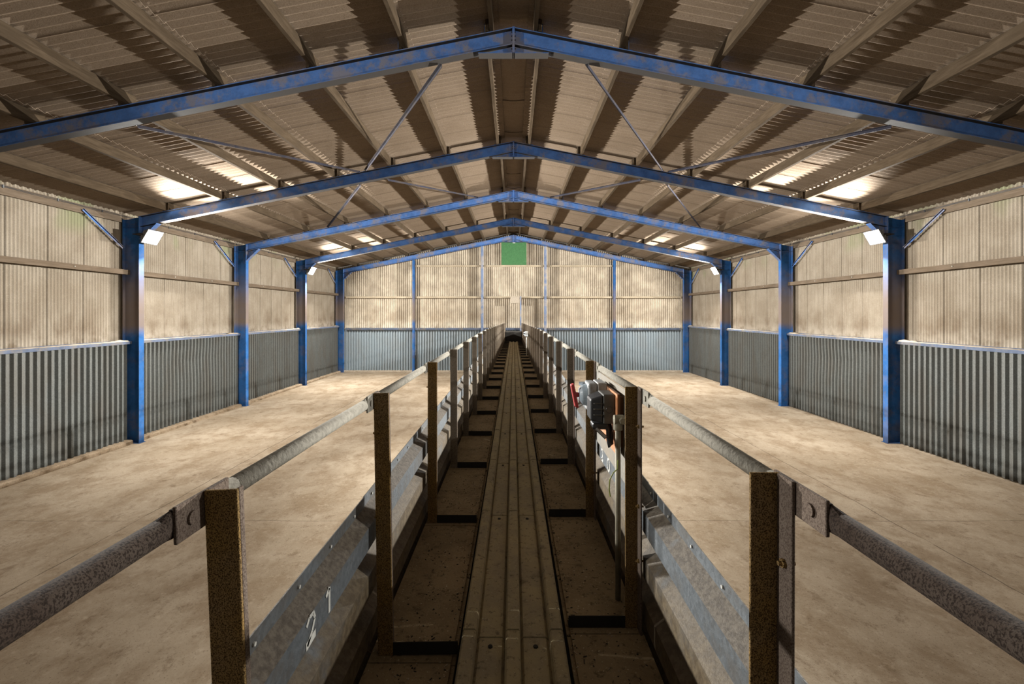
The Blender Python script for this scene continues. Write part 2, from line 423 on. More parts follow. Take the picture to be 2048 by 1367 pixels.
# ------------------------------------------------------------------ portal frames
def portal(y, i):
    e = empty('portal_frame', (0, y, 0))
    nm = ORD[i]
    tag(e, ['nearest blue steel portal frame, spanning the top of the view',
            'blue steel portal frame carrying the two nearer floodlights',
            'blue steel portal frame between the two lit frames, no lamps on it',
            'blue steel portal frame carrying the two farther floodlights',
            'farthest blue steel portal frame, flat against the end gable wall',
            'blue steel portal frame overhead beside the camera, carrying two dim floodlights'][i], 'steel frame', 'blue portal frames')
    FW = .105; RD = .335; RF = .10
    for s in (-1, 1):
        # column
        m = MB(); zt = rtop(CIN)-.004; zo = rtop(COUT)-.004
        def vplate(x0, x1, y0, y1, z0=0.012):
            za, zb = rtop(x0)-.004, rtop(x1)-.004
            m.hexa([(s*x0,y0,z0),(s*x1,y0,z0),(s*x1,y1,z0),(s*x0,y1,z0),(s*x0,y0,za),(s*x1,y0,zb),(s*x1,y1,zb),(s*x0,y1,za)])
        vplate(CIN, CIN+.02, -FW, FW); vplate(COUT-.02, COUT, -FW, FW); vplate(CIN+.02, COUT-.02, -.008, .008)
        # stiffener plates level with the haunch
        for sy in (-1, 1):
            m.box(s*(CIN+.021), s*(COUT-.021), sy*.009, sy*(FW-.01), rtop(CIN)-.36, rtop(CIN)-.345)
        m.build('column', M['blue'], e)
        m = MB(); m.box(s*(CIN-.04), s*(COUT+.03), -.13, .13, 0, .012); m.build('base_plate', M['blue'], e)
        # rafter
        m = MB(); x0, x1 = .012, CIN-.02
        def seg(z0, z1, y0, y1, xa=x0, xb=x1):
            m.hexa([(s*xa,y0,rtop(xa)+z0),(s*xb,y0,rtop(xb)+z0),(s*xb,y1,rtop(xb)+z0),(s*xa,y1,rtop(xa)+z0),
                    (s*xa,y0,rtop(xa)+z1),(s*xb,y0,rtop(xb)+z1),(s*xb,y1,rtop(xb)+z1),(s*xa,y1,rtop(xa)+z1)])
        seg(-.016, 0, -RF, RF); seg(-RD, -RD+.016, -RF, RF); seg(-RD+.016, -.016, -.007, .007)
        m.build('rafter', M['blue_rafter'], e)
        # end plate on the column and knee haunch below the rafter
        m = MB(); zb = rtop(CIN)-RD
        m.box(s*(CIN-.02), s*(CIN-.001), -RF, RF, zb-.42, rtop(CIN)-.01)
        A = (CIN-.02, zb-.40); B = (CIN-.56, rtop(CIN-.56)-RD-.002); D = (CIN-.02, zb-.004)
        m.loft([(s*p[0], -.006, p[1]) for p in (A,B,D)], [(s*p[0], .006, p[1]) for p in (A,B,D)])
        t = .016
        m.hexa([(s*A[0],-RF,A[1]-t),(s*B[0],-RF,B[1]-t),(s*B[0],RF,B[1]-t),(s*A[0],RF,A[1]-t),(s*A[0],-RF,A[1]),(s*B[0],-RF,B[1]),(s*B[0],RF,B[1]),(s*A[0],RF,A[1])])
        m.build('knee_haunch', M['blue_rafter'], e)
        # purlin cleats: short angles standing on the rafter
        for px in PUR:
            m = MB(); z = rtop(px); a = px + .092; 
            m.box(s*a, s*(a+.008), -.07, .07, z-.02, z+.18); m.box(s*a, s*(a+.07), -.07, .07, z-.014, z+.001)
            m.build('purlin_cleat', M['blue'], e)
    # apex: end plates, bolts, stiffeners, horizontal tie flange
    m = MB(); za = RIDGE-RD
    m.box(-.022, -.001, -RF, RF, CAMZ+5.085, RIDGE+.01); m.box(.001, .022, -RF, RF, CAMZ+5.085, RIDGE+.01)
    ap = m.build('apex_plate', M['blue_rafter'], e)
    m = MB()
    for s in (-1, 1):
        A = (.024*s, CAMZ+5.10); B = (.70*s, CAMZ+5.10); D = (.024*s, za)
        m.loft([(p[0], -.006, p[1]) for p in (A,B,D)], [(p[0], .006, p[1]) for p in (A,B,D)])
        m.box(.005*s, .69*s, -RF, RF, CAMZ+5.085, CAMZ+5.10)
        m.box(.024*s, .17*s, -.020, -.009, za+.02, RIDGE-.05)
    m.build('apex_haunch', M['blue_rafter'], e)
    for s in (-1, 1) if i < 2 else ():
        for zz in (.07, .15, .23, .40):
            m = MB(); m.tube((.023*s, -.05, RIDGE-zz), (.042*s, -.05, RIDGE-zz), .014, 6)
            m.build('apex_bolt', M['dark'], ap)
    return e
for i, y in enumerate(FR): portal(y, i)
portal(FR0, 5)

# ------------------------------------------------------------------ timber purlins
BAYS = [(3.15, 9.2), (9.2, 15.25), (15.25, 21.3), (21.3, 27.35), (27.35, 33.66)]
BAYN = ['before the first blue frame', 'between first and second blue frames', 'between second and third blue frames',
        'between third and fourth blue frames', 'last bay before the gable']
for bi, (a, e) in enumerate(BAYS):
    for s in (-1, 1):
        for k, px in enumerate(PUR):
            x = px + (.042 if bi % 2 else -.042)
            m = MB(); h = .236; w = .036; L0 = a-.13; L1 = e+(.13 if bi < 4 else 0)
            c, sn = math.cos(math.atan(SL)), math.sin(math.atan(SL))
            def pt(u, v, y): return (s*(x + u), y, rtop(x+u) + .003 + v)
            m.hexa([pt(-w,0,L0),pt(w,0,L0),pt(w,0,L1),pt(-w,0,L1),pt(-w,h,L0),pt(w,h,L0),pt(w,h,L1),pt(-w,h,L1)])
            o = m.build('roof_purlin', M['timber'])
            sd = 'left' if s < 0 else 'right'
            pos = 'beside the ridge' if k == 0 else ('next to the eaves' if k == 6 else ORD[k] + ' out from ridge')
            tag(o, 'timber purlin %s, %s slope, %s' % (pos, sd, BAYN[bi]), 'purlin', 'timber roof purlins')
            bevel(o, .004, 1)

# ------------------------------------------------------------------ eaves beams, girts, sills, knee braces
SB = BAYS[1:]
SBN = ['nearest to the camera', 'in the second bay', 'in the third bay', 'in the bay by the gable']
for s in (-1, 1):
    sd = 'left' if s < 0 else 'right'
    for bi, (a, e) in enumerate(SB):
        e2 = min(e, 33.4)
        m = MB(); m.box(s*12.76, s*12.812, a+.003, e2-.003, CAMZ+2.96, CAMZ+3.215)
        tag(m.build('eaves_beam', M['girt']), 'dusty brown eaves beam along the top of the %s wall, %s' % (sd, SBN[bi]), 'beam', 'eaves beams')
        m = MB(); m.box(s*12.56, s*12.70, a+.015, e2-.015, CAMZ+1.26, CAMZ+1.275); m.box(s*12.56, s*12.572, a+.015, e2-.015, CAMZ+1.275, CAMZ+1.40); m.box(s*12.56, s*12.70, a+.015, e2-.015, CAMZ+1.40, CAMZ+1.412)
        r = empty('wall_girt', (s*12.56, a, CAMZ+1.26)); 
        tag(r, 'brown rail halfway up the cement sheets, %s wall, %s' % (sd, SBN[bi]), 'rail', 'mid wall rails')
        q = m.build('rail_channel', M['girt'], r); q.matrix_parent_inverse = Matrix.Translation(-Vector(r.location))
        m = MB()
        for yb in (a+2.0, a+4.1):
            m.tube((s*12.558, yb, CAMZ+1.34), (s*12.54, yb, CAMZ+1.34), .02, 6)
        q = m.build('bolt_head', M['tube'], r); q.matrix_parent_inverse = Matrix.Translation(-Vector(r.location))
        # sill ledge: blue channel with dust on top
        r = empty('sill_rail', (s*12.5, a, SILL))
        tag(r, 'dusty blue ledge capping the steel sheets, %s wall, %s' % (sd, SBN[bi]), 'ledge', 'sill ledges on the side walls')
        m = MB(); m.box(s*12.50, s*12.70, a+.015, e2-.015, SILL-.004, SILL+.004); m.box(s*12.50, s*12.508, a+.015, e2-.015, SILL-.085, SILL-.004)
        m.box(s*12.745, s*12.80, a+.11, e2-.11, SILL-.05, SILL+.03)
        q = m.build('ledge_channel', M['blue_rail'], r); q.matrix_parent_inverse = Matrix.Translation(-Vector(r.location))
        # dust heap on the ledge
        m = MB(); nn = 60; rows = []
        for i in range(nn):
            y = a+.12+(e2-a-.24)*i/(nn-1); hh = .012+.012*random.random() + (.05 if i > nn-7 else 0)*random.random()
            rows.append([(s*12.512,y,SILL+.0042),(s*12.54,y,SILL+.004+hh*.7),(s*12.64,y,SILL+.004+hh),(s*12.698,y,SILL+.0042)])
        m.add([p for g in rows for p in g], [(i*4+k,(i+1)*4+k,(i+1)*4+k+1,i*4+k+1) for i in range(nn-1) for k in range(3)])
        q = m.build('dust_layer', M['kerb_pale'], r, True); q.matrix_parent_inverse = Matrix.Translation(-Vector(r.location)); q['label'] = 'pale dust lying on the ledge'
        # knee brace from column to eaves beam
        m = MB(); yc = e-.10 if bi < 3 else 33.3
        m.bar((s*12.72, yc-.01, CAMZ+2.12), (s*12.72, yc-1.42, CAMZ+3.06), .055, .008, (s,0,0)); m.bar((s*12.695, yc-.01, CAMZ+2.145), (s*12.695, yc-1.42, CAMZ+3.085), .008, .05, (s,0,0))
        o = m.build('knee_brace', M['blue_rafter'])
        tag(o, 'thin slanting blue brace, column to eaves, %s wall, %s' % (sd, SBN[bi]), 'brace', 'eaves knee braces')
    # cable clipped along the eaves beam
    r = empty('cable', (s*12.75, 9.3, CAMZ+3.1)); tag(r, 'black cables clipped along the eaves beam of the %s wall' % sd, 'cable')
    m = MB()
    for q in (0, .03):
        m.path([(s*(12.748), 9.3+.6*i, CAMZ+3.155+q+.008*math.sin(i*2.1+q*40)) for i in range(38)], .007, 6)
    o = m.build('cable_run', M['black'], r); o.matrix_parent_inverse = Matrix.Translation(-Vector(r.location))
    for i in range(14):
        m = MB(); y = 10.2+1.4*i; m.box(s*12.738, s*12.76, y, y+.03, CAMZ+3.13, CAMZ+3.21)
        o = m.build('cable_clip', M['black'], r); o.matrix_parent_inverse = Matrix.Translation(-Vector(r.location))

# diagonal roof braces
def brace(p, q, label):
    m = MB(); p = Vector(p); q = Vector(q)
    m.bar(p, q, .062, .007); d = (q-p).normalized(); sidev = d.cross(Vector((0,0,1))).normalized()*.0275
    m.bar(p+sidev-Vector((0,0,.030)), q+sidev-Vector((0,0,.030)), .007, .058)
    tag(m.build('roof_brace', M['brace']), label, 'brace', 'diagonal roof braces')
for s in (-1, 1):
    sd = 'left' if s < 0 else 'right'
    bt = lambda x: rtop(x)-.36
    tp = lambda x: rtop(x)+.03
    brace((s*1.45, 9.25, bt(1.45)), (s*4.85, 15.16, tp(4.85)), 'long diagonal brace rising steeply to the nearest frame close to ridge, %s slope' % sd)
    brace((s*7.50, 9.25, bt(7.5)), (s*5.02, 15.16, tp(5.02)), 'long diagonal brace from outer part of nearest frame, %s slope' % sd)
    brace((s*5.05, 15.3, bt(5.05)), (s*8.5, 21.2, tp(8.5)), 'diagonal brace slanting outwards below the second frame, %s slope' % sd)
    brace((s*4.15, 15.3, bt(4.15)), (s*1.64, 21.2, tp(1.64)), 'diagonal brace slanting from second frame towards the ridge, %s slope' % sd)

# ------------------------------------------------------------------ gable posts and girts
GP = [-7.18, -2.25, 2.29, 7.25]
for i, x in enumerate(GP):
    m = MB(); zt = rtop(x)-.345; y1 = 33.36
    m.box(x-.085, x+.085, y1, y1+.012, 0, zt); m.box(x-.085, x+.085, y1+.21, y1+.222, 0, zt); m.box(x-.005, x+.005, y1+.012, y1+.21, 0, zt)
    tag(m.build('gable_post', M['blue'] if i in (0,3) else M['post_gable']), ['blue post on the gable wall, leftmost of four','grey-blue gable post just left of the green panel','grey-blue gable post just right of the green panel','blue post on the gable wall, rightmost of four'][i], 'post', 'gable posts')
XS = [-12.18] + GP + [12.18]
SEGN = ['left end bay', 'bay left of the centre', 'centre bay behind the conveyor', 'bay right of the centre', 'right end bay']
for i in range(5):
    x0, x1 = XS[i]+.10, XS[i+1]-.10
    m = MB(); m.box(x0, x1, 33.52, 33.66, CAMZ+1.09, CAMZ+1.22)
    tag(m.build('gable_girt', M['timber_x']), 'dusty timber rail halfway up the gable wall, ' + SEGN[i], 'rail', 'gable rails')
    if 0 < i < 4:
        m = MB(); m.box(x0, x1, 33.52, 33.66, CAMZ+3.34, CAMZ+3.46)
        tag(m.build('gable_girt', M['timber_x']), 'dusty upper timber rail on the gable wall, ' + SEGN[i], 'rail', 'gable rails')
    m = MB(); m.box(x0, x1, 33.40, 33.62, CAMZ-1.15, CAMZ-1.135); m.box(x0, x1, 33.40, 33.415, CAMZ-1.20, CAMZ-1.05)
    tag(m.build('gable_sill_rail', M['blue_rail']), 'blue ledge capping the gable steel sheets, ' + SEGN[i], 'ledge', 'gable sill ledges')
r = empty('hatch_panel', (.03, 33.5, CAMZ+3.42)); tag(r, 'square green panel high on the gable wall under the ridge', 'panel')
m = MB(); m.box(-.90, .90, -.02, .01, .05, 1.74); bevel(m.build('panel_board', M['green'], r), .01)
m = MB(); m.box(-.96, .96, .011, .045, -.02, .045); m.box(-.97, -.905, .011, .045, .045, 1.7); m.box(.905, .97, .011, .045, .045, 1.7); m.build('batten', M['timber_x'], r)
m = MB(); m.box(-.09, .09, -.03, -.021, 1.62, 1.72); m.build('latch_plate', M['paint'], r)
r = empty('carton', (.10, 33.3, CAMZ+.70)); tag(r, 'pale dusty box fixed on the gable rail above the conveyor', 'box')
m = MB(); m.box(-.32, .32, -.10, .12, 0, .46); bevel(m.build('box_body', M['white_dust'], r), .03, 3)
m = MB(); m.box(-.33, .33, -.11, .13, .42, .50); bevel(m.build('box_lid', M['white_dust'], r), .03, 3)
m = MB(); m.box(.46, .56, 33.20, 33.30, 1.6, CAMZ+1.20); tag(m.build('stub_post', M['post_gable']), 'thin grey post standing at the conveyor end, beside pale box', 'post')

# ------------------------------------------------------------------ floodlights
def floodlight(s, y, label, power=1.0, beam=1.0, yaw=-15, aim=0.0):
    e = empty('floodlight', (s*11.86, y, CAMZ+2.50))
    tag(e, label, 'floodlight', 'floodlights')
    th = R(LAMP_TILT)
    f = Vector((-s*math.cos(th), 0, -math.sin(th))); up = Vector((-s*math.sin(th), 0, math.cos(th))); sy = Vector((0,1,0))
    P = lambda a, bq, c: tuple(f*a + sy*bq*1.25 + up*c*1.25)
    def obox(m, a0, a1, b0, b1, c0, c1):
        m.hexa([P(a0,b0,c0),P(a1,b0,c0),P(a1,b1,c0),P(a0,b1,c0),P(a0,b0,c1),P(a1,b0,c1),P(a1,b1,c1),P(a0,b1,c1)])
    m = MB()
    back = [P(-.10,q*.20,w*.12) for q,w in ((-1,-1),(1,-1),(1,1),(-1,1))]; fr = [P(.02,q*.27,w*.20) for q,w in ((-1,-1),(1,-1),(1,1),(-1,1))]
    m.loft(back, fr); bevel(m.build('housing', M['housing'], e), .008)
    m = MB()
    for k in range(7): obox(m, -.155, -.10, -.18+.06*k-.006, -.18+.06*k+.006, -.11, .11)
    m.build('cooling_fin', M['housing'], e)
    m = MB(); obox(m, .021, .032, -.25, .25, -.18, .18); m.build('lens', M['glow'], e)
    m = MB(); obox(m, .02, .036, -.27, .27, .182, .20); obox(m, .02, .036, -.27, .27, -.20, -.182); obox(m, .02, .036, -.27, -.252, -.182, .182); obox(m, .02, .036, .252, .27, -.182, .182)
    m.build('bezel', M['housing'], e)
    m = MB(); m.box(s*.20, s*.335, -.37, .37, .02, .05); m.box(s*-.03, s*.22, -.37, -.355, .0, .06); m.box(s*-.03, s*.22, .355, .37, .0, .06)
    m.build('mounting_yoke', M['dark'], e)
    L = bpy.data.lights.new('floodlight_spill', 'AREA'); L.shape = 'RECTANGLE'; L.size = .62; L.size_y = .45; L.energy = SPILL_WATTS*power; L.color = LAMP_COLOUR
    o = bpy.data.objects.new('floodlight_spill', L); C.objects.link(o); o.parent = e
    o.location = f*.045; o.rotation_euler = (-(f + Vector((0, aim, 0)))).to_track_quat('Z', 'Y').to_euler()
    L = bpy.data.lights.new('floodlight_beam', 'SPOT'); L.energy = BEAM_WATTS*beam; L.color = LAMP_COLOUR; L.spot_size = R(104); L.spot_blend = 1.0; L.shadow_soft_size = .07
    o = bpy.data.objects.new('floodlight_beam', L); C.objects.link(o); o.parent = e
    g = Vector((-s*math.cos(R(10)), math.sin(R(yaw)), math.sin(R(4)))); o.location = f*.10; o.rotation_euler = (-g).to_track_quat('Z', 'Y').to_euler()
for s in (-1, 1):
    sd = 'left' if s < 0 else 'right'
    floodlight(s, FR[1], 'glowing white floodlight on the nearer lit column of the %s wall' % sd, aim=.16)
    floodlight(s, FR0, 'dim floodlight on the %s wall column beside the camera' % sd, .04, .12, 8)
    floodlight(s, FR[3], 'glowing white floodlight on the farther lit column of the %s wall' % sd)

# ------------------------------------------------------------------ raised conveyor: plinth, boards, lids, posts, rails, barrier sheets
LY = [.933, 2.063] + [3.37 + 1.2*k for k in range(25)]
RY = [1.035, 2.246] + [3.47 + 1.21*k for k in range(24)]
SIDE = {-1: dict(y=LY, pin=.555, pout=.622, crest=.642, val=.697), 1: dict(y=RY, pin=.540, pout=.606, crest=.624, val=.679)}
YB, YC = -.7, 32.6
ycuts = [YB, 2, 6, 10, 14, 20, 26, YC]
m = MB()
for i in range(len(ycuts)-1):
    a, e = ycuts[i], ycuts[i+1]; za, ze = WK-.034+dip(a), WK-.034+dip(e)
    m.hexa([(-.60,a,0),(.585,a,0),(.585,e,0),(-.60,e,0),(-.60,a,za),(.585,a,za),(.585,e,ze),(-.60,e,ze)])
struct(m.build('trim_2', M['dark']), 'dark raised plinth carrying the conveyor down the middle')

def slab(y0, y1, x0, x1, z0, z1, m):
    d0, d1 = dip(y0), dip(y1)
    m.hexa([(x0,y0,z0+d0),(x1,y0,z0+d0),(x1,y1,z0+d1),(x0,y1,z0+d1),(x0,y0,z1+d0),(x1,y0,z1+d0),(x1,y1,z1+d1),(x0,y1,z1+d1)])
for s in (-1, 1):
    sd = 'left' if s < 0 else 'right'; S = SIDE[s]
    ed = [YB] + [y-.04 for y in S['y']] + [YC]
    for k in range(len(ed)-1):
        m = MB(); xa, xb = sorted((s*.272, s*(S['crest']-.006)))
        slab(ed[k]+.004, ed[k+1]-.004, xa, xb, WK-.032, WK, m)
        ia, ib = sorted((s*.254, s*.272)); slab(ed[k]+.004, ed[k+1]-.004, ia, ib, WK-.03, WK-.012, m)
        o = m.build('walkway_panel', M['board'])
        tag(o, 'dusty brown walkway panel %s conveyor lid, %s from the near end' % ('left of' if s < 0 else 'right of', ORD[k]), 'panel', 'walkway panels on the %s of the conveyor' % sd)
# conveyor lids with raised ribs
lid_ed = [YB] + [y+.10 for y in LY if y < 29.5]
prof = [(-.236,-.03),(-.236,.044),(-.228,.052),(-.182,.052),(-.174,.044),(-.168,.002),(-.156,.014),(-.052,.014),(-.040,.000),(-.035,.044),(-.028,.050),(.022,.050),(.029,.044),
        (.034,.000),(.046,.014),(.150,.014),(.162,.002),(.168,.044),(.176,.052),(.222,.052),(.230,.044),(.230,-.03)]
for k in range(len(lid_ed)-1):
    y0, y1 = lid_ed[k]+.002, lid_ed[k+1]-.002; m = MB()
    A = [(x,y0,WK+z+dip(y0)+.002) for x, z in prof]; B = [(x,y1,WK+z+dip(y1)-.002) for x, z in prof]
    m.loft(A[::-1], B[::-1])
    root = m.build('conveyor_casing', M['lid'])
    tag(root, 'ribbed dusty conveyor lid section, %s from the near end' % ORD[k], 'conveyor lid', 'conveyor lid sections')
    if y1 < 12:
        for x in (-.105, .10):
            mm = MB(); zz = WK+.011+dip(y1); mm.tube((x,y1-.06,zz-.001),(x,y1-.06,zz+.007),.011,6)
            q = mm.build('lid_bolt', M['dark'], root)
# black box standing in for the dark opening at the far end
m = MB(); d = dip(30); m.box(-.535, .52, 29.9, 31.6, WK+.004+d, CAMZ-1.20); bevel(m.build('dark_opening_box', M['dark']), .02)
o = C.objects['dark_opening_box']; tag(o, 'black box standing in for the dark opening at the conveyor far end', 'dark opening')

# barrier sheets (deep trapezoidal, ribs running along the conveyor)
def barrier_profile():
    p = [(1, .855), (1, .905)]; z = .950
    while CAMZ - z > .3:
        p += [(0, z), (0, z+.095), (1, z+.14), (1, z+.17)]; z += .215
    return p
BP = barrier_profile()
for s in (-1, 1):
    S = SIDE[s]; sd = 'left' if s < 0 else 'right'
    cuts = [YB] + [S['y'][i]+.10 for i in range(1, len(S['y']), 3)]
    if cuts[-1] < YC-.6: cuts.append(YC)
    for k in range(len(cuts)-1):
        a, e = cuts[k]+.002, cuts[k+1]-.002; jog = .003*(k % 2)
        ny = 5; m = MB()
        def fn(i, j):
            y = a+(e-a)*i/(ny-1); w, z = BP[j]; zz = CAMZ - z + dip(y)
            return (s*((S['val'] if w else S['crest'])+jog), y, max(zz, .01))
        m.grid(ny, len(BP), fn)
        o = m.build('barrier_sheet', M['trough']); solid(o, .004, 0)
        tag(o, 'deep-ribbed galvanised barrier sheet on the %s of the conveyor, %s from near end' % (sd, ORD[k]), 'metal sheet', 'barrier sheets along the %s of conveyor' % sd)
        m = MB(); y = a+.12; q = 0
        while y < min(e, 14)-.05:
            z = CAMZ-.883+dip(y); m.tube((s*(S['val']+jog-.003), y, z), (s*(S['val']+jog-.008), y, z), .006, 8); y += .26
        if m.v: m.build('rivet_row', M['paint'], o)
        if k == (0 if s < 0 else 1):
            ms = MB()
            def stroke(pts, w=.016):      # brush strokes on the crest face, u along y, v up
                xx = s*(S['crest']+jog-.0035)
                for (u0,v0),(u1,v1) in zip(pts[:-1], pts[1:]):
                    ms.bar((xx, u0, v0), (xx, u1, v1), w, .0012, (1,0,0))
            if s < 0:
                z1 = CAMZ-1.04; 
                stroke([(1.435,z1+.070),(1.455,z1+.088),(1.485,z1+.086),(1.495,z1+.062),(1.475,z1+.035),(1.440,z1+.008)], .013); stroke([(1.432,z1+.010),(1.500,z1+.012)], .024)
                q = ms.build('painted_digit', M['paint'], o); q['label'] = 'hand-painted white 2'; ms = MB()
                stroke([(1.585,z1+.072),(1.612,z1+.090),(1.612,z1+.004)], .016)
                q = ms.build('painted_digit', M['paint'], o); q['label'] = 'hand-painted white 1'

        if s > 0 and k == 1:
            z1 = CAMZ-1.042
            stroke([(3.30,z1+.070),(3.28,z1+.088),(3.25,z1+.086),(3.24,z1+.062),(3.26,z1+.035),(3.295,z1+.008)], .015); stroke([(3.30,z1+.010),(3.235,z1+.012)], .018)
            q = ms.build('painted_digit', M['paint'], o); q['label'] = 'hand-painted white 2'; ms = MB()
            stroke([(3.05+.038*math.cos(a*math.pi/6), z1+.047+.040*math.sin(a*math.pi/6)) for a in range(13)], .016)
            q = ms.build('painted_digit', M['paint'], o); q['label'] = 'hand-painted white 0'
# loose chaff and crumbs on the walkway: nobody could count them
m = MB(); rg = random.Random(3)
for i in range(1500):
    y = 1.2 + 9*rg.random()**1.6; sx = rg.choice((-1,1)); x = sx*(.285+.30*rg.random()) if rg.random() < .62 else sx*(.255+.045*rg.random())
    if any(abs(y-q-.02) < .05 for q in (LY if sx < 0 else RY)): continue
    z = WK + dip(y) + .0015; a = rg.random()*6.28; L = rg.uniform(.002,.006)*(2.5 if rg.random() < .05 else 1); w = rg.uniform(.001,.0022)
    if abs(x) < .272: z = WK - .0105 + dip(y)
    c_, s_ = math.cos(a), math.sin(a); m.cur = 0 if rg.random() < .30 else 1
    p = [(x+c_*u-s_*v, y+s_*u+c_*v) for u, v in ((-L,-w),(L,-w),(L,w),(-L,w))]
    m.hexa([(q[0],q[1],z-.001) for q in p]+[(q[0],q[1],z+.001+.002*rg.random()) for q in p])
o = m.build('chaff_crumbs', [M['kerb_pale'], M['dark']]); o['kind'] = 'stuff'; tag(o, 'loose chaff and dark crumbs strewn along the dusty walkway panels', 'chaff')

# posts -----------------------------------------------------------------------------------------
PH = 1.165
def make_post(s, near, foot=True, bolts=False):
    S = SIDE[s]; T = .008; w = S['pout']-S['pin']
    # local origin: base, at the outer corner of the angle; x local in world sense
    xi, xo = -s*w, 0.0
    e = empty('guard_post', (0,0,0))
    m = MB(); 
    m.box(xi, xo, 0, T, 0, PH)                                     # leg facing along the conveyor
    m.cur = 1
    if s < 0: m.box(xo, xo-s*T, T, .062, 0, PH)
    else: m.box(xo, xo-s*T, -.056, 0, 0, PH)
    if s < 0: m.box(xi, xi + s*T*.8, T, T+.016, 0, PH)
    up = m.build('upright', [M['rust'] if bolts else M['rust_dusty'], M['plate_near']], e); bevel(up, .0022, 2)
    if foot:
        m = MB(); f0 = s*(.266 - S['pout'])
        m.box(f0, xi, 0, .006, .002, .058); m.box(f0, xi, .006, .05, .002, .008)
        bevel(m.build('foot_bar', M['dark'], e), .0015, 1)
    m = MB(); y0, y1 = (-.075, .085) if s < 0 else (-.150, .030)
    m.box(s*.001, s*.009, y0, y1, PH-.072, PH-.002)
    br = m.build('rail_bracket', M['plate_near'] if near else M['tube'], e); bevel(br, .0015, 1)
    m = MB(); yb = -.035 if s < 0 else -.105
    m.tube((s*.001, yb, PH-.038), (-s*.004, yb, PH-.038), .013, 14); m.tube((s*.009, yb, PH-.038), (s*.02, yb, PH-.038), .011, 6)
    bo = m.build('bracket_bolt', M['plate_near'] if near else M['tube'], br)
    for zz in (.34, .60, .98) if bolts else ():
        m = MB(); yy = .036 if s < 0 else -.030
        m.tube((-s*.022, yy, zz), (s*.014, yy, zz), .005, 8); m.tube((-s*T, yy, zz), (-s*(T+.007), yy, zz), .010, 6)
        m.build('sheet_bolt', M['rust'], up)
    return e
protos = {}
for s in (-1, 1):
    S = SIDE[s]; sd = 'left' if s < 0 else 'right'
    for k, y in enumerate(S['y']):
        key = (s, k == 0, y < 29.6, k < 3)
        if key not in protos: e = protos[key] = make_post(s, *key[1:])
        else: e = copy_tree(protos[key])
        lean = 0.0
        if s < 0: lean = {0: R(-2.3), 1: R(-1.0)}.get(k, R(random.uniform(-.5,.3)))
        else: lean = {0: R(.15), 1: 0.0}.get(k, R(random.uniform(-.3,.4)))
        ztop = CAMZ - .355 + dip(y); xo = s*S['pout']
        if s > 0 and k == 0: xo = .594
        xb = xo - math.sin(lean)*PH
        e.location = (xb, y, WK + dip(y)); e.rotation_euler = (0, lean, 0)
        tag(e, 'rusty angle-iron guard post, %s from the near end of the %s railing' % (ORD[k], sd), 'post', 'guard posts of the %s railing' % sd)
    # tubes between brackets
    for k in range(-1, len(S['y'])-1):
        ya = -.30 if k < 0 else S['y'][k] + (.085 if s < 0 else .030)
        ye = S['y'][k+1] - (.075 if s < 0 else .150)
        xx = lambda i: s*(S['pout'] + .012) if not (s > 0 and i == 0) else .606
        xa, xe = (xx(k) if k >= 0 else xx(0)), xx(k+1)
        za, ze = CAMZ-.355-.036+dip(max(ya,0)), CAMZ-.355-.036+dip(ye)
        m = MB(); rr = .0215
        m.tube((xa, ya+(.03 if k >= 0 and ye < 16 else 0), za), (xe, ye-(.03 if ye < 16 else 0), ze), rr, 20)
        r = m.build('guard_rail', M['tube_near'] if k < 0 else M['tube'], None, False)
        for p in r.data.polygons: p.use_smooth = len(p.vertices) == 4
        tag(r, ('rust-stained top rail tube of the %s railing, running out beside the camera' % sd) if k < 0 else 'dusty grey top rail tube of the %s railing, between its %s and %s posts' % (sd, ORD[k], ORD[k+1]), 'rail', 'top rails of the %s railing' % sd)
        # flattened ends lapping onto the bracket plates
        o_ = 0; y_ok = ye < 16
        for (yy, dy, x, z) in ((ye-.032, .034, xe, ze),) + (((ya+.032, -.034, xa, za),) if k >= 0 else ()):
            n = 16; A = [(x + rr*math.cos(2*math.pi*i/n), yy, z + rr*math.sin(2*math.pi*i/n)) for i in range(n)]
            B = [(x + o_ + .005*math.cos(2*math.pi*i/n), yy+dy, z + .028*math.sin(2*math.pi*i/n)) for i in range(n)]
            m = MB(); m.loft(A, B); q0, q1 = sorted((yy+dy, yy+dy+(.05 if dy > 0 else -.035)))
            m.box(s*(abs(x)-.0022), s*(abs(x)+.0035), q0, q1, z-.027, z+.027)
            if y_ok: m.build('flattened_end', M['tube_near'] if k < 0 else M['tube'], r)

# ------------------------------------------------------------------ switch board on the right railing
m = MB(); m.box(.609, .613, 2.26, 3.46, CAMZ-.93, CAMZ-.418)
o = m.build('backing_sheet', M['backing']); tag(o, 'flat grey metal sheet bolted behind the switches on the right railing', 'metal sheet')
m = MB()
for (y, z) in ((2.33,.47),(2.33,.80),(3.30,.47),(3.30,.80)): m.tube((.609,y,CAMZ-z),(.603,y,CAMZ-z),.009,6)
m.build('sheet_bolt', M['rust'], o)
r = empty('switch_backboard', (.585, 2.55, CAMZ-.445)); tag(r, 'orange-brown plywood board holding the two switches on right railing', 'board')
m = MB(); m.box(-.016, -.011, .001, .559, -.339, -.001); m.build('painted_face', M['ply'], r)
m = MB(); m.box(-.010, .0, 0, .56, -.34, 0); m.build('plywood_core', M['ply_edge'], r)
m = MB(); m.box(.002, .023, .03, .06, -.30, -.02); m.box(.002, .023, .50, .53, -.30, -.02); m.build('spacer_batten', M['ply_edge'], r)
BX = .568
